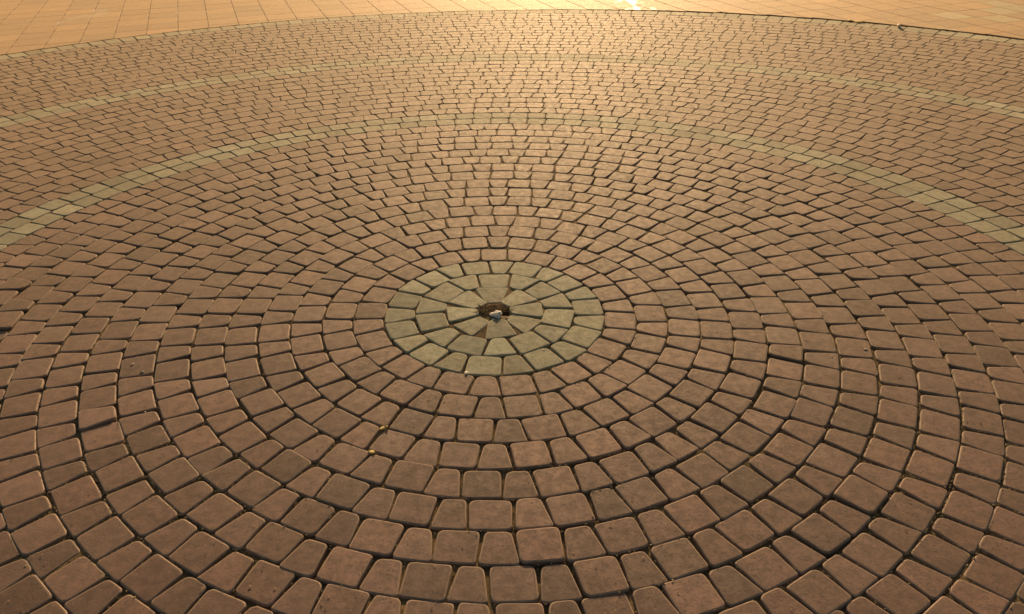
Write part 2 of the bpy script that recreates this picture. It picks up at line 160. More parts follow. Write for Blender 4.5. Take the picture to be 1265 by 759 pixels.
def stone_mat(name, base, alt, rough=0.72, spec=0.4, fine=True, wet=False):
    """pressed concrete: mottled, pitted with short curled marks; 'tint' is each stone's own shade"""
    mt, nt, b = new_mat(name)
    geo = nd(nt, 'ShaderNodeNewGeometry')
    att = nd(nt, 'ShaderNodeAttribute', attribute_name='tint')
    sep = nd(nt, 'ShaderNodeSeparateColor')
    nt.links.new(att.outputs['Color'], sep.inputs[0])
    off = nd(nt, 'ShaderNodeVectorMath', operation='MULTIPLY_ADD')
    nt.links.new(att.outputs['Color'], off.inputs[0])
    off.inputs[1].default_value = (7, 5, 9)
    nt.links.new(geo.outputs['Position'], off.inputs[2])
    v = off.outputs[0]
    blot = noise_tex(nt, v, 38, 5, 0.6)
    grain = noise_tex(nt, v, 620, 3, 0.7)
    col = mix(nt, 'MIX', ramp(nt, blot, [(0.40, 0.0), (0.60, 1.0)]), base, alt)
    col = mix(nt, 'MIX', math_(nt, 'MULTIPLY', sep.outputs[1], 0.55), col, tuple(c * f for c, f in zip(base, (0.88, 1.06, 1.18))))
    shade = math_(nt, 'MULTIPLY_ADD', sep.outputs[0], 1.0)
    shade.node.inputs[2].default_value = 0.50
    gr = ramp(nt, grain, [(0.28, 0.58), (0.5, 1.0), (0.72, 1.38)])
    col = mix(nt, 'MULTIPLY', 1.0, col, gr)
    mul = nd(nt, 'ShaderNodeVectorMath', operation='SCALE')
    nt.links.new(col, mul.inputs[0]); nt.links.new(shade, mul.inputs['Scale'])
    col = mul.outputs[0]
    # pits: thin curled marks and dots
    w1 = noise_tex(nt, v, 170, 2, 0.5, 1.6)
    line = ramp(nt, math_(nt, 'ABSOLUTE', math_(nt, 'SUBTRACT', w1, 0.5)), [(0.0, 1.0), (0.03, 0.0)])
    msk = ramp(nt, noise_tex(nt, v, 120, 2, 0.5), [(0.50, 0.0), (0.56, 1.0)])
    pit = math_(nt, 'MULTIPLY', line, msk)
    vor = nd(nt, 'ShaderNodeTexVoronoi')
    vor.inputs['Scale'].default_value = 210
    nt.links.new(v, vor.inputs['Vector'])
    dots = ramp(nt, vor.outputs['Distance'], [(0.14, 1.0), (0.26, 0.0)])
    dsel = ramp(nt, noise_tex(nt, v, 75, 2, 0.5), [(0.47, 0.0), (0.55, 1.0)])
    pit = math_(nt, 'MAXIMUM', pit, math_(nt, 'MULTIPLY', dots, dsel))
    if fine:
        col = mix(nt, 'MIX', math_(nt, 'MULTIPLY', pit, 0.85), col, tuple(c * 0.28 for c in base))
        # pale specks of aggregate
        vor2 = nd(nt, 'ShaderNodeTexVoronoi')
        vor2.inputs['Scale'].default_value = 330
        nt.links.new(v, vor2.inputs['Vector'])
        sp = ramp(nt, vor2.outputs['Distance'], [(0.07, 1.0), (0.13, 0.0)])
        sp = math_(nt, 'MULTIPLY', sp, ramp(nt, noise_tex(nt, v, 90, 2), [(0.55, 0.0), (0.62, 0.6)]))
        col = mix(nt, 'MIX', sp, col, (0.55, 0.47, 0.36))
    # worn edges plus painted-in edge highlights: tint alpha channel (blue) marks the chamfer
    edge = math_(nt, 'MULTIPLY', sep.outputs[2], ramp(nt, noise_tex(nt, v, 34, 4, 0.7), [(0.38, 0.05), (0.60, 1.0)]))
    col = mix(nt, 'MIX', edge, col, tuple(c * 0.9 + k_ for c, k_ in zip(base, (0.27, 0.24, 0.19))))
    # dirt blown over the paving
    dirt = ramp(nt, noise_tex(nt, geo.outputs['Position'], 1.3, 6, 0.6), [(0.42, 0.0), (0.75, 0.45)])
    col = mix(nt, 'MULTIPLY', dirt, col, (0.72, 0.66, 0.55))
    grime = ramp(nt, noise_tex(nt, v, 13, 5, 0.7), [(0.40, 0.0), (0.62, 0.55)])
    col = mix(nt, 'MULTIPLY', grime, col, (0.66, 0.62, 0.58))
    nt.links.new(col, b.inputs['Base Color'])
    rr = ramp(nt, blot, [(0.3, rough - 0.07), (0.7, rough + 0.07)])
    if wet:
        # film of water on the big slabs
        sc = nd(nt, 'ShaderNodeVectorMath', operation='MULTIPLY')
        nt.links.new(geo.outputs['Position'], sc.inputs[0]); sc.inputs[1].default_value = (1.6, 0.55, 1)
        wt = ramp(nt, noise_tex(nt, sc.outputs[0], 1.5, 5, 0.6), [(0.60, 0.0), (0.68, 1.0)])
        rr = mix(nt, 'MIX', wt, rr, (0.30, 0.30, 0.30))
    nt.links.new(rr, b.inputs['Roughness'])
    b.inputs['Specular IOR Level'].default_value = spec
    b.inputs['Sheen Weight'].default_value = 0.33
    b.inputs['Sheen Roughness'].default_value = 0.35
    b.inputs['Sheen Tint'].default_value = (1.0, 0.78, 0.52, 1)
    hgt = math_(nt, 'SUBTRACT', math_(nt, 'MULTIPLY', grain, 0.35), pit)
    hgt = math_(nt, 'ADD', hgt, math_(nt, 'MULTIPLY', blot, 0.9))
    bp = nd(nt, 'ShaderNodeBump')
    bp.inputs['Strength'].default_value = 0.8 if fine else 0.25
    bp.inputs['Distance'].default_value = 0.0011
    nt.links.new(hgt, bp.inputs['Height'])
    nt.links.new(bp.outputs[0], b.inputs['Normal'])
    return mt

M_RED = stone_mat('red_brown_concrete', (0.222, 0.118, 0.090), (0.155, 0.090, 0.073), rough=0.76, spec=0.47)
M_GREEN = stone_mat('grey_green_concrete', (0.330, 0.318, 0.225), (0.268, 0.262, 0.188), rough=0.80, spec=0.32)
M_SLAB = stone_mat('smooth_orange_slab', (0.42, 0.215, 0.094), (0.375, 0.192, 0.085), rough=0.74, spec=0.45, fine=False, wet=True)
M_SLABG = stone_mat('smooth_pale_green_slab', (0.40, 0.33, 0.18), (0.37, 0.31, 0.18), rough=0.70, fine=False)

def soil_mat():
    mt, nt, b = new_mat('joint_soil')
    geo = nd(nt, 'ShaderNodeNewGeometry')
    v = geo.outputs['Position']
    a = noise_tex(nt, v, 9, 6, 0.65)
    g = noise_tex(nt, v, 420, 4, 0.7)
    col = ramp(nt, a, [(0.32, (0.075, 0.050, 0.026)), (0.52, (0.17, 0.115, 0.058)), (0.68, (0.27, 0.18, 0.088))])
    col = mix(nt, 'MULTIPLY', 1.0, col, ramp(nt, g, [(0.3, 0.35), (0.5, 0.95), (0.72, 1.9)]))
    nt.links.new(col, b.inputs['Base Color'])
    b.inputs['Roughness'].default_value = 0.95
    b.inputs['Specular IOR Level'].default_value = 0.15
    bp = nd(nt, 'ShaderNodeBump'); bp.inputs['Strength'].default_value = 0.9; bp.inputs['Distance'].default_value = 0.003
    nt.links.new(g, bp.inputs['Height']); nt.links.new(bp.outputs[0], b.inputs['Normal'])
    return mt
M_SOIL = soil_mat()

def plain_mat(name, c1, c2, scale=150, rough=0.8):
    mt, nt, b = new_mat(name)
    geo = nd(nt, 'ShaderNodeNewGeometry')
    f = noise_tex(nt, geo.outputs['Position'], scale, 4, 0.6)
    col = mix(nt, 'MIX', ramp(nt, f, [(0.35, 0.0), (0.65, 1.0)]), c1, c2)
    nt.links.new(col, b.inputs['Base Color'])
    b.inputs['Roughness'].default_value = rough
    bp = nd(nt, 'ShaderNodeBump'); bp.inputs['Strength'].default_value = 0.5; bp.inputs['Distance'].default_value = 0.001
    nt.links.new(f, bp.inputs['Height']); nt.links.new(bp.outputs[0], b.inputs['Normal'])
    return mt
M_GRIT = plain_mat('sand_grit', (0.50, 0.37, 0.17), (0.16, 0.11, 0.06), 60)
M_PAPER = plain_mat('white_scrap', (0.92, 0.87, 0.80), (0.80, 0.74, 0.66), 130)
_b = M_PAPER.node_tree.nodes['Principled BSDF']
_b.inputs['Subsurface Weight'].default_value = 0.8
_b.inputs['Subsurface Radius'].default_value = (0.012, 0.010, 0.008)
_b.inputs['Subsurface Scale'].default_value = 1.0
M_PEBBLE = plain_mat('tan_pebble', (0.42, 0.32, 0.19), (0.28, 0.20, 0.12), 160)
M_STRAW = plain_mat('dry_straw', (0.40, 0.26, 0.12), (0.26, 0.16, 0.07), 200)
M_LEAF = plain_mat('dry_yellow_leaf', (0.62, 0.47, 0.17), (0.48, 0.34, 0.12), 200)
M_STUB = plain_mat('pale_stub', (0.72, 0.62, 0.50), (0.60, 0.48, 0.36), 200)

# ---------------------------------------------------------------- mesh helpers
def link(name, verts, faces, mat, loc=(0, 0, 0), tint=None, smooth=True):
    me = bpy.data.meshes.new(name)
    me.from_pydata(verts, [], faces)
    if tint is not None:
        ca = me.color_attributes.new('tint', 'FLOAT_COLOR', 'POINT')
        ca.data.foreach_set('color', np.asarray(tint, dtype=np.float32).ravel())
    if smooth:
        me.polygons.foreach_set('use_smooth', [True] * len(me.polygons))
    me.materials.append(mat)
    me.update()
    o = bpy.data.objects.new(name, me)
    o.location = loc
    scene.collection.objects.link(o)
    return o

def tag(o, label=None, cat=None, group=None, kind=None):
    if label: o['label'] = label
    if cat: o['category'] = cat
    if group: o['group'] = group
    if kind: o['kind'] = kind
    return o

def round_poly(pts, rad, seg):
    """corners of a convex polygon rounded with quadratic arcs"""
    out, n = [], len(pts)
    for i in range(n):
        p, a, b = np.array(pts[i]), np.array(pts[i-1]), np.array(pts[(i+1) % n])
        r = rad[i] if isinstance(rad, (list, tuple)) else rad
        la, lb = np.linalg.norm(a-p), np.linalg.norm(b-p)
        r_ = min(r, la*0.4, lb*0.4)
        p0, p1 = p + (a-p)/la*r_, p + (b-p)/lb*r_
        for s in range(seg + 1):
            t = s/seg
            out.append((1-t)**2*p0 + 2*t*(1-t)*p + t*t*p1)
    return out

def inset_poly(pts, d):
    """parallel inset of a convex counter-clockwise polygon"""
    if d == 0: return [np.array(p) for p in pts]
    n = len(pts); out = []
    for i in range(n):
        a, p, b = np.array(pts[i-1]), np.array(pts[i]), np.array(pts[(i+1) % n])
        e1, e2 = p-a, b-p
        e1 = e1/(np.linalg.norm(e1)+1e-9); e2 = e2/(np.linalg.norm(e2)+1e-9)
        n1, n2 = np.array([-e1[1], e1[0]]), np.array([-e2[1], e2[0]])
        k = 1 + float(n1 @ n2)
        out.append(p + (n1+n2)/max(k, 0.25)*d)
    return out

def stone_mesh(poly, rad, seg, prof, zoff, tilt, tint, wob=0.0):
    """poly: corners in ring units about the stone's centre; prof: list of (inset, z, edge flag)"""
    verts, tints, faces = [], [], []
    if not isinstance(rad, list): rad = [rad]*len(poly)
    for inset, z, ed in prof:
        ring = round_poly(inset_poly(poly, inset), [max(0.02, r-inset*0.6) for r in rad], seg)
        n = len(ring)
        for x, y in ring:
            if wob:
                nv = 1 + wob*(noise.noise(Vector((x*4 + tint[0]*90, y*4 + tint[1]*50, tint[0]*30))) + 0.8*noise.noise(Vector((x*13 + tint[0]*70, y*13, tint[1]*40))))
                x *= nv; y *= nv
            verts.append((x*U, y*U, (z + zoff + x*tilt[0] + y*tilt[1])*U))
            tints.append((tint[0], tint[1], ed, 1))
    L = len(prof)
    for k in range(L-1):
        for i in range(n):
            j = (i+1) % n
            faces.append((k*n+i, k*n+j, (k+1)*n+j, (k+1)*n+i))
    faces.append(tuple((L-1)*n + i for i in range(n)))
    return verts, faces, tints

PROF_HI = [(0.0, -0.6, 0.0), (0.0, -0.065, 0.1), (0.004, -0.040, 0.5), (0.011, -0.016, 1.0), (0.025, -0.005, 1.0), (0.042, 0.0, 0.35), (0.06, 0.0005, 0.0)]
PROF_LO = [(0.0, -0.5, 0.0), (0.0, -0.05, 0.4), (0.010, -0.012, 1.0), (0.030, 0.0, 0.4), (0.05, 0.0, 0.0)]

ORD = ['', 'first', 'second', 'third', 'fourth', 'fifth', 'sixth', 'seventh', 'eighth', 'ninth', 'tenth', 'eleventh', 'twelfth', 'thirteenth',
       'fourteenth', 'fifteenth', 'sixteenth', 'seventeenth', 'eighteenth', 'nineteenth']
TENS = {20: 'twent', 30: 'thirt', 40: 'fort', 50: 'fift', 60: 'sixt', 70: 'sevent', 80: 'eight', 90: 'ninet'}
def ordinal(n):
    if n < 20: return ORD[n]
    t, u = n // 10 * 10, n % 10
    return TENS[t] + ('ieth' if u == 0 else 'y-' + ORD[u])

# ---------------------------------------------------------------- where every cobble lies
class Stone: pass
stones = []
BANDS = {1, 2, 3, 20, 21, 34, 35, 51}
def is_flip(n): return n in (19, 22, 25, 28, 31, 36, 39, 42, 45, 48)
nominal = {'S': 0.99, 'T': 0.75, 'O': 0.735, 'I': 0.735, 'W': 0.78}
for n in range(1, 52):
    seq = []
    if n in LAY:
        for tok in LAY[n].split():
            i = min(tok.find(c) for c in 'STOIW' if c in tok)
            seq.append((math.radians(int(tok[:i]) / 20), tok[i], int(tok[i+1:]) / 100))
    else:
        R = n - 0.5 + E_OFF
        flip = is_flip(n)
        pitch = 0.775 if flip else (1.12 if n == 51 else 1.0)
        cnt = int(2*math.pi*R / pitch)
        if flip and cnt % 2: cnt += 1
        ph0 = rng.random()*6.28
        drift = rng.random()*6
        for i in range(cnt):
            a = ph0 + 2*math.pi*i/cnt + 0.35/R*math.sin(3*2*math.pi*i/cnt + drift)
            seq.append(((a + math.pi) % (2*math.pi) - math.pi, 'OI'[i % 2] if flip else 'S', rng.gauss(0, 0.012)))
        seq.sort()
        if flip:
            seq = [(a, 'OI'[i % 2], d) for i, (a, t, d) in enumerate(seq)]
    N = len(seq)
    if n in LAY and n > 3:                    # even out the worst spacing errors
        an = [q_[0] for q_ in seq]; nw = [nominal[q_[1]] for q_ in seq]
        for _ in range(5):
            new = []
            for i in range(N):
                dl = ((an[i]-an[i-1]) % (2*math.pi)); dr_ = ((an[(i+1) % N]-an[i]) % (2*math.pi))
                wl, wr = nw[i]+nw[i-1], nw[i]+nw[(i+1) % N]
                tgt = (dl+dr_)*wl/(wl+wr)
                new.append(an[i] + 0.22*(tgt-dl))
            an = new
        seq = [(a_, q_[1], q_[2]) for a_, q_ in zip(an, seq)]
    for i, (a, t, dr) in enumerate(seq):
        s = Stone(); s.n, s.i, s.a, s.t, s.N = n, i, a, t, N
        rin, rout = radius(a, n-1), radius(a, n)
        if n == 1: rin, rout = 0.50 + delta(a, 0), radius(a, 1)
        if n == 51: rout += 0.56
        s.rc = (rin+rout)/2 + dr*0.6
        s.depth = rout - rin - (0.030 if n < 18 else 0.024)
        a0, t0 = seq[i-1][0], seq[i-1][1]
        a1, t1 = seq[(i+1) % N][0], seq[(i+1) % N][1]
        dl, drt = ((a-a0) % (2*math.pi))*s.rc, ((a1-a) % (2*math.pi))*s.rc
        wn_ = nominal[t]
        left = dl*wn_/(wn_+nominal[t0]); right = drt*wn_/(wn_+nominal[t1])
        g = 0.026 if n < 15 else (0.020 if n < 19 else 0.014)
        cap = wn_*(1.2 if n not in (1, 51) else 1.55)/2
        l, r = min(left-g, cap), min(right-g, cap)
        s.w, s.off = l+r, (r-l)/2
        pair = s.w + 0.06
        nat = 1.87/2/s.rc
        if t == 'S': tp = max(0.0, (nat*2-0.32)/2) if n < 18 else 0.012
        elif t == 'T': tp = 0.36 + max(0.0, (nat*2-0.32)/2)
        elif t == 'O': tp = 0.34
        elif t == 'I': tp = -0.34
        else: tp = 0.55
        s.tp = tp * s.depth
        s.green = n in BANDS
        s.x, s.y = s.rc*math.sin(a), -s.rc*math.cos(a)
        p = project(s.x, s.y)
        s.px = p
        s.vis = bool(p and -12 < p[0] < 1277 and -8 < p[1] < 775)
        d2 = (s.x-CAM_X)**2 + (s.y+CAM_BACK)**2 + CAM_H**2
        s.size = s.w*s.depth / d2**1.5
        s.dz = min(0.014, max(-0.008, rng.gauss(0, 0.007 if n < 18 else 0.004)))
        s.tilt = tuple(min(0.018, max(-0.018, rng.gauss(0, 0.009))) for _ in range(2))
        s.rot = rng.gauss(0, 0.012)
        s.tint = [min(1, max(0, rng.gauss(0.5, 0.16))), min(1, max(0, rng.gauss(0.25, 0.28)))]
        stones.append(s)

# stones that the photograph shows sunk, lifted or darker than the rest
SPECIAL = [((18, 356), 0.07, 0), ((8, 372), 0.06, 0), ((10, 402), 0.08, 0), ((18, 384), 0.07, 0), ((30, 340), -0.05, 0), ((38, 366), -0.05, 0.0), ((44, 384), -0.05, 0),
           ((571, 218), 0, -.25), ((508, 520), 0, -.2), ((509, 238), 0, -.1), ((658, 251), 0, -.2), ((657, 218), 0, -.2), ((738, 241), 0, -.15),
           ((740, 260), 0, -.15), ((1152, 296), -0.03, -.1), ((1004, 290), 0, -.05), ((168, 382), 0, .1), ((130, 541), -0.015, -.05),
           ((106, 520), 0.05, .1), ((985, 440), 0.03, .08), ((1016, 660), 0.03, .06), ((1065, 612), 0.03, .06), ((665, 675), 0.03, .05),
           ((470, 578), 0.02, .05), ((625, 297), 0, -.1), ((590, 340), 0, -.1)]
for (px, py), dz, dt in SPECIAL:
    x, y = unproject(px, py)
    s = min(stones, key=lambda q: (q.x-x)**2 + (q.y-y)**2)
    s.dz += max(dz, -0.006); s.tint[0] = min(1, max(0, s.tint[0]+dt*1.4))

def corners(s):
    h, w, tp = s.depth/2, s.w/2, s.tp/4
    # local frame: +x along the ring, +y outward
    c = [(-w-tp+s.off, h), (-w+tp+s.off, -h), (w-tp+s.off, -h), (w+tp+s.off, h)]
    j = 0.014
    c = [(x+rng.gauss(0, j), y+rng.gauss(0, j*0.7)) for x, y in c]
    if s.n == 1:
        c = [(x+rng.gauss(0, 0.03), y+rng.gauss(0, 0.025)) for x, y in c]
    # rotate to world: outward = (sin a, -cos a); along = (cos a, sin a)
    ca, sa = math.cos(s.a+s.rot), math.sin(s.a+s.rot)
    out = [(x*ca + y*sa, x*sa - y*ca) for x, y in c]
    area = sum(out[i-1][0]*out[i][1] - out[i][0]*out[i-1][1] for i in range(4))
    return out if area > 0 else out[::-1]

reds = sorted([s for s in stones if s.vis and not s.green], key=lambda s: -s.size)
greens = sorted([s for s in stones if s.vis and s.green], key=lambda s: -s.size)
solo = set(id(s) for s in reds[:300]) | set(id(s) for s in greens[:300])

# ---- names of places in each ring, counted from stones one can find
def ring_places():
    for n in range(1, 52):
        rs = [s for s in stones if s.n == n]
        bot = min(rs, key=lambda s: abs(s.a)); top = min(rs, key=lambda s: math.pi-abs(s.a))
        ib, it, N = bot.i, top.i, bot.N
        front = bot.px is not None and 0 < bot.px[1] < 756
        vis_right = [s for s in rs if s.a > 0 and s.px and 0 < s.px[0] < 1265 and 0 < s.px[1] < 759]
        vis_left = [s for s in rs if s.a < 0 and s.px and 0 < s.px[0] < 1265 and 0 < s.px[1] < 759]
        cr_ = min(vis_right, key=lambda s: s.a) if vis_right else None
        cl_ = max(vis_left, key=lambda s: s.a) if vis_left else None
        for s in rs:
            db, dt = (s.i-ib) % N, (s.i-it) % N
            if n == 1:
                s.place = ('nearest the viewer' if s is bot else f'{ordinal((s.i-ib) % N)} anticlockwise from the nearest one'); continue
            lowhalf = abs(s.a) < math.pi/2
            if front and lowhalf:
                if s is bot: s.place = 'the lowest of its ring'
                elif db <= N//2: s.place = f'{ordinal(db)} right of lowest'
                else: s.place = f'{ordinal(N-db)} left of lowest'
            elif lowhalf or n in (12, 13, 14, 15) and abs(s.a) < 1.75:
                if s.a > 0:
                    c = cr_.i if cr_ else s.i
                    d = s.i-c
                    s.place = f'{ordinal(d+1)} up its right end' if d >= 0 else 'cut off by the right or lower photo border'
                else:
                    c = cl_.i if cl_ else s.i
                    d = c-s.i
                    s.place = f'{ordinal(d+1)} up its left end' if d >= 0 else 'cut off by the left or lower photo border'
            else:
                if s is top: s.place = 'the topmost of its ring'
                elif dt > N//2: s.place = f'{ordinal(N-dt)} right of topmost'
                else: s.place = f'{ordinal(dt)} left of topmost'
ring_places()

def where(s):
    n = s.n
    if n == 1: return 'green wedge stone round the centre hole, ' + s.place
    shape = 'square' if s.t == 'S' else 'tapered'
    if n in (2, 3): return f'green {shape} stone in the {"middle" if n == 2 else "outer"} ring of the green centre, ' + s.place
    if n in (20, 21): return f'green stone, {"inner" if n == 20 else "outer"} row of nearer green band, ' + s.place
    if n in (34, 35): return f'green stone, {"inner" if n == 34 else "outer"} row of farther green band, ' + s.place
    if n == 51: return 'green edge stone before the big slabs, ' + s.place
    return f'{shape} brown stone, {ordinal(n-3)} ring beyond centre, ' + s.place

GROUPS = {1: 'green stones of the centre', 2: 'green stones of the centre', 3: 'green stones of the centre', 20: 'green stones of the nearer band', 21: 'green stones of the nearer band',
          34: 'green stones of the farther band', 35: 'green stones of the farther band', 51: 'green stones of the outer edge'}

bulk = {'red': ([], [], []), 'green': ([], [], [])}
for s in stones:
    dist = math.hypot(s.x-CAM_X, s.y+CAM_BACK)
    hi = s.vis and s.rc < 19
    poly = corners(s)
    rad = [rng.uniform(0.09, 0.19) for _ in range(4)]
    if hi:
        vv, ff, tt = stone_mesh(poly, rad, 4, PROF_HI, s.dz, s.tilt, s.tint, wob=0.020)
    elif s.vis:
        vv, ff, tt = stone_mesh(poly, rad, 2, PROF_LO, s.dz, s.tilt, s.tint)
    else:
        vv, ff, tt = stone_mesh(poly, 0.09, 1, PROF_LO, s.dz, s.tilt, s.tint)
    if id(s) in solo:
        name = ('green_' if s.green else 'brown_') + {'S': 'square_cobble', 'W': 'wedge_cobble'}.get(s.t, 'trapezoid_cobble')
        o = link(name, vv, ff, M_GREEN if s.green else M_RED, (s.x*U, s.y*U, 0), tt)
        tag(o, where(s), 'cobblestone', GROUPS.get(s.n, 'red brown cobbles laid in rings'))
    else:
        V, Fc, T = bulk['green' if s.green else 'red']
        b0 = len(V)
        V.extend((x+s.x*U, y+s.y*U, z) for x, y, z in vv)
        Fc.extend(tuple(b0+i for i in f) for f in ff)
        T.extend(tt)
V, Fc, T = bulk['red']
tag(link('distant_brown_cobbles', V, Fc, M_RED, tint=T), 'small red brown cobbles carrying the rings on into the distance', 'cobblestones', kind='stuff')
V, Fc, T = bulk['green']
if V: tag(link('distant_green_cobbles', V, Fc, M_GREEN, tint=T), 'pale green cobbles of the bands, farther away', 'cobblestones', kind='stuff')

# ---------------------------------------------------------------- big square slabs beyond the circle
TH = math.radians(107.6)
uu, nn_ = np.array([math.cos(TH), math.sin(TH)]), np.array([math.sin(TH), -math.cos(TH)])
PN, PU, N0, U0 = 2.443, 2.47, -0.03, 0.40
def clip(poly, nrm, c):
    out = []
    for i in range(len(poly)):
        a, b = poly[i-1], poly[i]
        da, db = a @ nrm - c, b @ nrm - c
        if (da >= 0) != (db >= 0):
            t = da/(da-db); out.append(a + (b-a)*t)
        if db >= 0: out.append(b)
    return out
PROF_SLAB = [(0.0, -0.5, 0.0), (0.0, -0.007, 0.0), (0.005, -0.002, 0.0), (0.014, 0.0, 0.0), (0.04, 0.0, 0.0)]
GREEN_SPOTS = [unproject(*p) for p in ((1210, 14), (1180, 18), (1240, 5), (1252, 27), (1225, 16), (1258, 8))]
slabs = []
for i in range(-60, 61):
    for j in range(-60, 61):
        c = nn_*((i+0.5)*PN + N0) + uu*((j+0.5)*PU + U0)
        rr = math.hypot(*c)
        if rr < 50 or rr > 130: continue
        gx, gy = 0.024, 0.009
        q = [c + nn_*a*(PN/2-gx) + uu*b*(PU/2-gy) for a, b in ((-1, -1), (1, -1), (1, 1), (-1, 1))]
        ph = math.atan2(c[0], -c[1])
        lim = radius(ph, 51) + 0.56 + (0.05 + 0.05*min(1.0, max(0.0, (c[0]-3)/16)))
        # cut along the circle, in three short facets
        if rr < lim + 3.2:
            for dph in (-0.03, 0, 0.03):
                pp = ph+dph
                q = clip(q, np.array([math.sin(pp), -math.cos(pp)]), radius(pp, 51) + 0.56 + (0.05 + 0.05*min(1.0, max(0.0, (c[0]-3)/16))))
                if len(q) < 3: break
        if len(q) < 3: continue
        cc = sum(q)/len(q)
        ar = 0.5*abs(sum(q[k-1][0]*q[k][1]-q[k][0]*q[k-1][1] for k in range(len(q))))
        if ar < 0.12: continue
        area = sum(q[k-1][0]*q[k][1]-q[k][0]*q[k-1][1] for k in range(len(q)))
        if area < 0: q = q[::-1]
        # drop near-duplicate corners
        q = [p_ for k, p_ in enumerate(q) if np.linalg.norm(p_-q[k-1]) > 0.03]
        if len(q) < 3: continue
        vis = any((pr := project(*p_)) and -3 < pr[0] < 1268 and -1 < pr[1] < 760 for p_ in q)
        slabs.append((i, j, cc, q, vis, ar))
vis_cols = sorted(set(s[0] for s in slabs if s[4]))
colfirst = {}
for i, j, cc, q, vis, ar in slabs:
    if vis: colfirst[i] = min(colfirst.get(i, 999), j)
vis_slabs = sorted([s for s in slabs if s[4]], key=lambda s: -s[5]/(((s[2][0]-CAM_X)**2+(s[2][1]+CAM_BACK)**2+CAM_H**2)**1.5))
keep = set((s[0], s[1]) for s in vis_slabs[:300])
VB, FB, TB = [], [], []
for i, j, cc, q, vis, ar in slabs:
    gr = any(math.hypot(cc[0]-a, cc[1]-b) < 1.35 for a, b in GREEN_SPOTS)
    tn = [min(1, max(0, rng.gauss(0.5, 0.13))), min(1, max(0, rng.gauss(0.2, 0.2)))]
    raise_ = 0.05*min(1.0, max(0.0, (cc[0]-3)/16))
    vv, ff, tt = stone_mesh([p_-cc for p_ in q], 0.02, 1, PROF_SLAB, raise_ + abs(rng.gauss(0, 0.003)), (rng.gauss(0, .001), rng.gauss(0, .001)), tn)
    if (i, j) in keep:
        o = link('square_flagstone', vv, ff, M_SLABG if gr else M_SLAB, (cc[0]*U, cc[1]*U, 0), tt)
        left = cc[0] < 0
        ci = vis_cols.index(i)+1 if left else len(vis_cols)-vis_cols.index(i)
        row = j-colfirst[i]+1
        lab = f'{"pale green" if gr else "orange"} slab, {ordinal(ci)} strip from the {"left" if left else "right"} border, {ordinal(row)} out from the green edge'
        tag(o, lab, 'flagstone', 'large square slabs beyond the circle')
    else:
        b0 = len(VB)
        VB.extend((x+cc[0]*U, y+cc[1]*U, z) for x, y, z in vv)
        FB.extend(tuple(b0+k for k in f) for f in ff); TB.extend(tt)
tag(link('outlying_slabs', VB, FB, M_SLAB, tint=TB), 'large orange slabs running on past the photo', 'paving slabs', kind='stuff')

# ---------------------------------------------------------------- soil under and between the stones
def bed_z(x, y):
    p = Vector((x*0.35, y*0.35, 3.1))
    a = noise.noise(p) + 0.5*noise.noise(p*2.7)
    cen = math.exp(-(x/9)**2) * (1/(1+math.exp(-(y-1)/2.5)))
    f = noise.noise(Vector((x*2.1, y*2.1, 0.7)))*0.5 + noise.noise(Vector((x*6, y*6, 9)))*0.25
    far_ = 1/(1+math.exp(-(math.hypot(x, y)-17)/2.0))
    z = -0.078 + 0.056*max(cen, far_) + 0.055*a*(1-0.6*far_) + 0.05*f*(1-0.5*far_)
    d = math.hypot(x-0.12, y+0.02)
    r0 = 1.9
    if d < r0:                                       # washed-out hole in the middle
        hole = math.hypot((x-0.27)/0.36, (y-0.02)/0.27)
        fill = -0.028 + 0.03*f + 0.015*a
        z = fill*(1-0.0) if hole > 1 else min(fill, -0.75*(1-hole**2) - 0.05)
    return max(-0.9, min(-0.024, z))
NX = 520
gx = np.linspace(-26, 26, NX); gy = np.linspace(-24, 28, NX)
vv = [(x*U, y*U, bed_z(x, y)*U) for y in gy for x in gx]
ff = [(a*NX+b, a*NX+b+1, (a+1)*NX+b+1, (a+1)*NX+b) for a in range(NX-1) for b in range(NX-1)]
tag(link('sand_bed', vv, ff, M_SOIL), 'dark sandy soil filling the joints', 'soil', kind='structure')
R_ = 4000
vv = [(-R_*U, -R_*U, -0.45*U), (R_*U, -R_*U, -0.45*U), (R_*U, R_*U, -0.45*U), (-R_*U, R_*U, -0.45*U)]
# ground sheet: ring-shaped so that it never meets the finer bed
x0, x1, y0, y1 = -26*U, 26*U, -24*U, 28*U
zz = -0.021*U
vv = [(-400, -400, zz), (400, -400, zz), (400, 400, zz), (-400, 400, zz), (x0, y0, zz), (x1, y0, zz), (x1, y1, zz), (x0, y1, zz)]
ff = [(0, 1, 5, 4), (1, 2, 6, 5), (2, 3, 7, 6), (3, 0, 4, 7)]
tag(link('ground', vv, ff, M_SOIL, smooth=False), 'sandy ground under the paving', 'ground', kind='structure')

vv, ff = [], []
for i in range(180):
    ph = 2*math.pi*i/180
    for r in (radius(ph, 51) + 0.57, 140):
        vv.append((r*math.sin(ph)*U, -r*math.cos(ph)*U, -0.012*U))
for i in range(180):
    a, b = i*2, (i+1) % 180*2
    ff.append((a, b, b+1, a+1))
tag(link('slab_bed', vv, ff, M_SOIL, smooth=False), 'fine dirt packed in the joints of the slabs', 'soil', kind='structure')

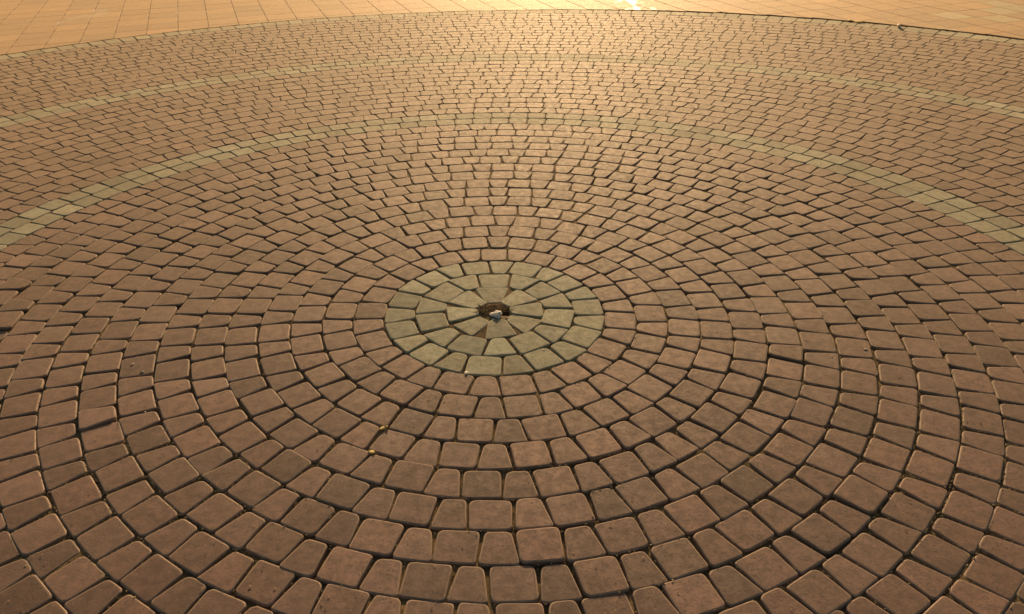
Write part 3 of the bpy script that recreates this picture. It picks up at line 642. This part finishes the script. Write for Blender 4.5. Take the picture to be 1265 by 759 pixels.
# ---------------------------------------------------------------- grit caught in the joints
OCT_V = [(1, 0, 0), (0, 1, 0), (-1, 0, 0), (0, -1, 0), (0, 0, 1), (0, 0, -1)]
OCT_F = [(0, 1, 4), (1, 2, 4), (2, 3, 4), (3, 0, 4), (1, 0, 5), (2, 1, 5), (3, 2, 5), (0, 3, 5)]
V, Fc = [], []
def grain(x, y, z, r):
    b0 = len(V); a = rng.random()*6.3; ca, sa = math.cos(a), math.sin(a)
    sx, sy, sz = r*rng.uniform(.7, 1.3), r*rng.uniform(.7, 1.3), r*rng.uniform(.6, 1)
    for p in OCT_V:
        X, Y, Z = p[0]*sx+rng.gauss(0, r*.15), p[1]*sy+rng.gauss(0, r*.15), p[2]*sz
        V.append(((x+X*ca-Y*sa)*U, (y+X*sa+Y*ca)*U, (z+Z)*U))
    Fc.extend(tuple(b0+i for i in f) for f in OCT_F)
for s in stones:
    if not s.vis or s.rc > 17: continue
    dens = noise.noise(Vector((s.x*0.22, s.y*0.22, 5.5)))*1.3 + 0.15 + (0.55 if s.x > 2 and s.y < -1 else 0) + (0.4 if s.n < 4 else 0)
    cnt = int(max(0.15, dens)*60)
    for _ in range(cnt):
        side = rng.random()
        if side < 0.5: lx, ly = rng.uniform(-.5, .5)*s.w, (s.depth/2+0.03)
        else: lx, ly = (s.w/2+0.03+s.off + (s.tp/2)*0.0), rng.uniform(-.5, .5)*s.depth
        if side >= 0.5: lx += s.tp/2*(ly/s.depth)
        ca, sa = math.cos(s.a), math.sin(s.a)
        lx += rng.gauss(0, 0.012); ly += rng.gauss(0, 0.012)
        x, y = s.x + lx*ca + ly*sa, s.y + lx*sa - ly*ca
        z = max(bed_z(x, y) + 0.01, rng.uniform(-0.05, 0.0))
        grain(x, y, z, rng.uniform(0.006, 0.024))
    if rng.random() < 0.8:                            # odd grains lying on a stone
        for _ in range(rng.randint(1, 4)):
            grain(s.x+rng.uniform(-.4, .4), s.y+rng.uniform(-.4, .4), s.dz+0.012, rng.uniform(0.004, 0.009))
cx_, cy_ = unproject(1124, 588)
for _ in range(260):
    grain(cx_+rng.gauss(0, .22), cy_+rng.gauss(0, .05), rng.uniform(-.06, -.0), rng.uniform(0.008, 0.02))
tag(link('grit', V, Fc, M_GRIT, smooth=False), 'yellowish sand grains caught in the joints', 'grit', kind='stuff')

# ---------------------------------------------------------------- things lying in the centre hole and on the stones
def lump(name, mat, px, z, size, seed, crumple=0.35, flat=0.8, sub=3, label='', cat='', stretch=(1, 1), rz=0, group=None):
    import bmesh
    bm = bmesh.new()
    bmesh.ops.create_icosphere(bm, subdivisions=sub, radius=1)
    for v in bm.verts:
        p = v.co.normalized()
        n1 = noise.noise(p*1.3 + Vector((seed, 0, 0))) + 0.6*noise.noise(p*3.1 + Vector((0, seed, 0))) + 0.35*abs(noise.noise(p*6 + Vector((0, 0, seed))))
        r = 1 + crumple*n1*1.6
        v.co = Vector((p.x*r*stretch[0], p.y*r*stretch[1], p.z*r*flat))*size*U
    me = bpy.data.meshes.new(name); bm.to_mesh(me); bm.free()
    me.materials.append(mat)
    o = bpy.data.objects.new(name, me)
    x, y = unproject(*px)
    o.location = (x*U, y*U, z*U); o.rotation_euler = (0, 0, rz)
    scene.collection.objects.link(o)
    tag(o, label, cat, group)
    return o
def scrap(px, z, parts, label):
    """torn wad of paper: sharp folded lobes in one mesh"""
    V, Fc = [], []
    for (dx, dy, dz, r, sd) in parts:
        b0 = len(V); n1, n2 = 14, 20
        for i in range(n1+1):
            th = math.pi*i/n1
            for j in range(n2):
                ph = 2*math.pi*j/n2
                p = Vector((math.sin(th)*math.cos(ph), math.sin(th)*math.sin(ph), math.cos(th)))
                q = p*2.3 + Vector((sd, sd*.7, 0))
                rr = r*(0.72 + 0.75*abs(noise.noise(q)) + 0.45*abs(noise.noise(q*2.6)) + 0.1*noise.noise(q*6))
                V.append(((dx+p.x*rr)*U, (dy+p.y*rr)*U, (dz+p.z*rr*0.8)*U))
        for i in range(n1):
            for j in range(n2):
                Fc.append((b0+i*n2+j, b0+(i+1)*n2+j, b0+(i+1)*n2+(j+1) % n2, b0+i*n2+(j+1) % n2))
    x, y = unproject(*px)
    tag(link('crumpled_scrap', V, Fc, M_PAPER, (x*U, y*U, z*U), smooth=False), label, 'litter')
scrap((613.5, 389.5), 0.01, [(0, 0, 0, .12, 3.1), (-.13, .03, -.01, .085, 7.7), (.09, .05, .03, .085, 1.9), (.06, -.10, -.03, .07, 5.3), (0, .10, .05, .06, 9.2)], 'white crumpled scrap lying in the broken centre hole')
scrap((609, 393.5), -0.07, [(0, 0, 0, .06, 2.2), (.05, -.04, 0, .045, 6.4)], 'smaller white scrap at the left foot of the crumpled one in the hole')
lump('pebble', M_PEBBLE, (626.5, 393), -0.06, 0.085, 1.3, 0.4, 0.7, 3, 'tan angular pebble right of the white scrap in the centre hole', 'pebble', (1.3, .9), 0.3)
lump('pebble', M_PEBBLE, (630.5, 395), -0.09, 0.06, 6.3, 0.4, 0.8, 3, 'small tan pebble at the right edge of the centre hole', 'pebble', (1.1, .9), 1.3)
lump('pebble', M_PAPER, (576, 461), -0.0, 0.055, 2.3, 0.25, 0.8, 3, 'tiny white pebble on the lower rim of the green centre', 'pebble')
lump('pebble', M_STUB, (672, 433), -0.0, 0.022, 2.9, 0.25, 0.8, 2, 'pale crumb on the joint right below the green centre', 'pebble')
lump('pebble', M_STUB, (1069, 432), 0.012, 0.04, 5.3, 0.25, 0.35, 2, 'whitish flat chip on a brown stone at the right', 'pebble', (1.5, .8))
lump('pebble', M_STUB, (164, 450), 0.012, 0.032, 5.9, 0.25, 0.35, 2, 'whitish flat chip on a brown stone at the left', 'pebble', (1.2, .9))
lump('pebble', M_STUB, (176, 459.5), 0.0, 0.035, 3.9, 0.25, 0.5, 2, 'pale crumb on the lower edge of a brown stone at the left', 'pebble', (1.5, .7))
lump('pebble', M_STUB, (179, 509), -0.01, 0.03, 4.9, 0.25, 0.5, 2, 'pale crumb in a joint at the lower left', 'pebble')

def leaf(px, length, width, rz, z, label):
    V, Fc = [], []
    n = 8
    for i in range(n+1):
        t = i/n; w = width*math.sin(math.pi*min(1, t*0.9+0.08))**0.7
        x = (t-0.5)*length
        for sgn, zz in ((-1, 0.035*abs(math.sin(t*5))), (0, 0.0), (1, 0.03)):
            V.append((x*U, sgn*w/2*U, (zz + 0.03*t + 0.010)*U))
        for sgn, zz in ((-1, 0.035*abs(math.sin(t*5))), (0, 0.0), (1, 0.03)):
            V.append((x*U, sgn*w/2*U, (zz + 0.03*t - 0.004)*U))
    for i in range(n):
        a, b = i*6, (i+1)*6
        Fc += [(a, a+1, b+1, b), (a+1, a+2, b+2, b+1), (a+4, a+3, b+3, b+4), (a+5, a+4, b+4, b+5), (a+3, a, b, b+3), (a+2, a+5, b+5, b+2)]
    Fc += [(0, 3, 4, 1), (1, 4, 5, 2), (n*6, n*6+1, n*6+4, n*6+3), (n*6+1, n*6+2, n*6+5, n*6+4)]
    x, y = unproject(*px)
    o = link('dry_leaf', V, Fc, M_LEAF, (x*U, y*U, z*U)); o.rotation_euler = (0, 0, rz)
    tag(o, label, 'leaf')
leaf((474, 529.5), 0.27, 0.12, 0.35, -0.02, 'pale yellow dry leaf piece in a joint, the upper of the two at lower left')
leaf((459, 559.5), 0.20, 0.13, -0.4, -0.02, 'pale yellow dry leaf piece at a stone corner, the lower of the two')
leaf((1061, 28), 0.7, 0.35, -0.2, 0.05, 'yellow leaf by the dark gap before the slabs at upper right')
leaf((1049, 26.5), 0.45, 0.25, 0.3, 0.05, 'small yellow leaf at the left tip of the leaf by the slab gap')

def stub(px, r, L, rz, label):
    V, Fc = [], []
    for k, (t, rr) in enumerate(((0, .8), (.06, 1), (.3, 1), (.6, .96), (.94, 1), (1, .75))):
        for i in range(10):
            a = 2*math.pi*i/10
            V.append(((t-.5)*L*U, math.cos(a)*r*rr*U, (math.sin(a)*r*rr + r)*U))
    for k in range(5):
        for i in range(10):
            Fc.append((k*10+i, k*10+(i+1) % 10, (k+1)*10+(i+1) % 10, (k+1)*10+i))
    Fc += [tuple(range(9, -1, -1)), tuple(range(50, 60))]
    x, y = unproject(*px)
    o = link('cigarette_end', V, Fc, M_STUB, (x*U, y*U, 0.0)); o.rotation_euler = (0, 0, rz)
    tag(o, label, 'litter')
stub((1110, 34), 0.12, 0.5, 1.2, 'short pale cigarette end in the dark gap before the slabs')

# straw in the hole
V, Fc = [], []
hx, hy = unproject(606, 382)
for _ in range(190):
    x, y = hx+rng.gauss(0, .22), hy+rng.gauss(0, .15)
    a = rng.gauss(0.1, .5) if rng.random() < .6 else rng.random()*6.3
    L = rng.uniform(.12, .42); z = rng.uniform(-.03, .01); r = rng.uniform(.005, .011); bend = rng.gauss(0, .12)
    b0 = len(V)
    for k in range(5):
        t = k/4; px_, py_ = x+math.cos(a+bend*t)*L*(t-.5), y+math.sin(a+bend*t)*L*(t-.5); pz = z+.05*math.sin(3.1*t)*rng.random()
        for dx, dz_ in ((-1, -.6), (1, -.6), (0, 1)):
            V.append(((px_-math.sin(a)*dx*r)*U, (py_+math.cos(a)*dx*r)*U, (pz+dz_*r)*U))
    for k in range(4):
        for i in range(3):
            Fc.append((b0+k*3+i, b0+k*3+(i+1) % 3, b0+(k+1)*3+(i+1) % 3, b0+(k+1)*3+i))
tag(link('dry_straw', V, Fc, M_STRAW), 'tuft of dry brown straw and roots at the left of the centre hole', 'straw', kind='stuff')

# dry plant crumbs scattered over the stones
V, Fc = [], []
for _ in range(420):
    px, py = rng.uniform(-20, 1285), 759 - 560*rng.random()**1.5
    x, y = unproject(px, py)
    if noise.noise(Vector((x*.3, y*.3, 2))) < -0.05: continue
    a, L, w = rng.random()*6.3, rng.uniform(.02, .09), rng.uniform(.008, .02)
    ca, sa = math.cos(a), math.sin(a); b0 = len(V)
    for lx, ly, z in ((-L/2, 0, .012), (0, -w, .016), (L/2, 0, .02), (0, w, .022), (0, 0, .006)):
        V.append(((x+lx*ca-ly*sa)*U, (y+lx*sa+ly*ca)*U, z*U))
    Fc += [(b0, b0+1, b0+2, b0+3), (b0+1, b0, b0+4), (b0+2, b0+1, b0+4), (b0+3, b0+2, b0+4), (b0, b0+3, b0+4)]
tag(link('plant_crumbs', V, Fc, M_STRAW, smooth=False), 'tiny dry plant crumbs scattered over the paving', 'debris', kind='stuff')

# crumbs of dark debris along the gap before the slabs
V, Fc = [], []
for _ in range(420):
    pp = rng.uniform(2.15, 2.62)
    rr = radius(pp, 51) + 0.56 + 0.05 + rng.gauss(0, .04)
    grain(rr*math.sin(pp), -rr*math.cos(pp), rng.uniform(-.08, .02), rng.uniform(.02, .07))
tag(link('gap_debris', V, Fc, M_SOIL, smooth=False), 'dark crumbs caught in the gap before the slabs', 'debris', kind='stuff')
print('solo', len(solo), 'greens', len(greens), 'reds', len(reds), 'slabs vis', len(vis_slabs), 'total', len(stones))
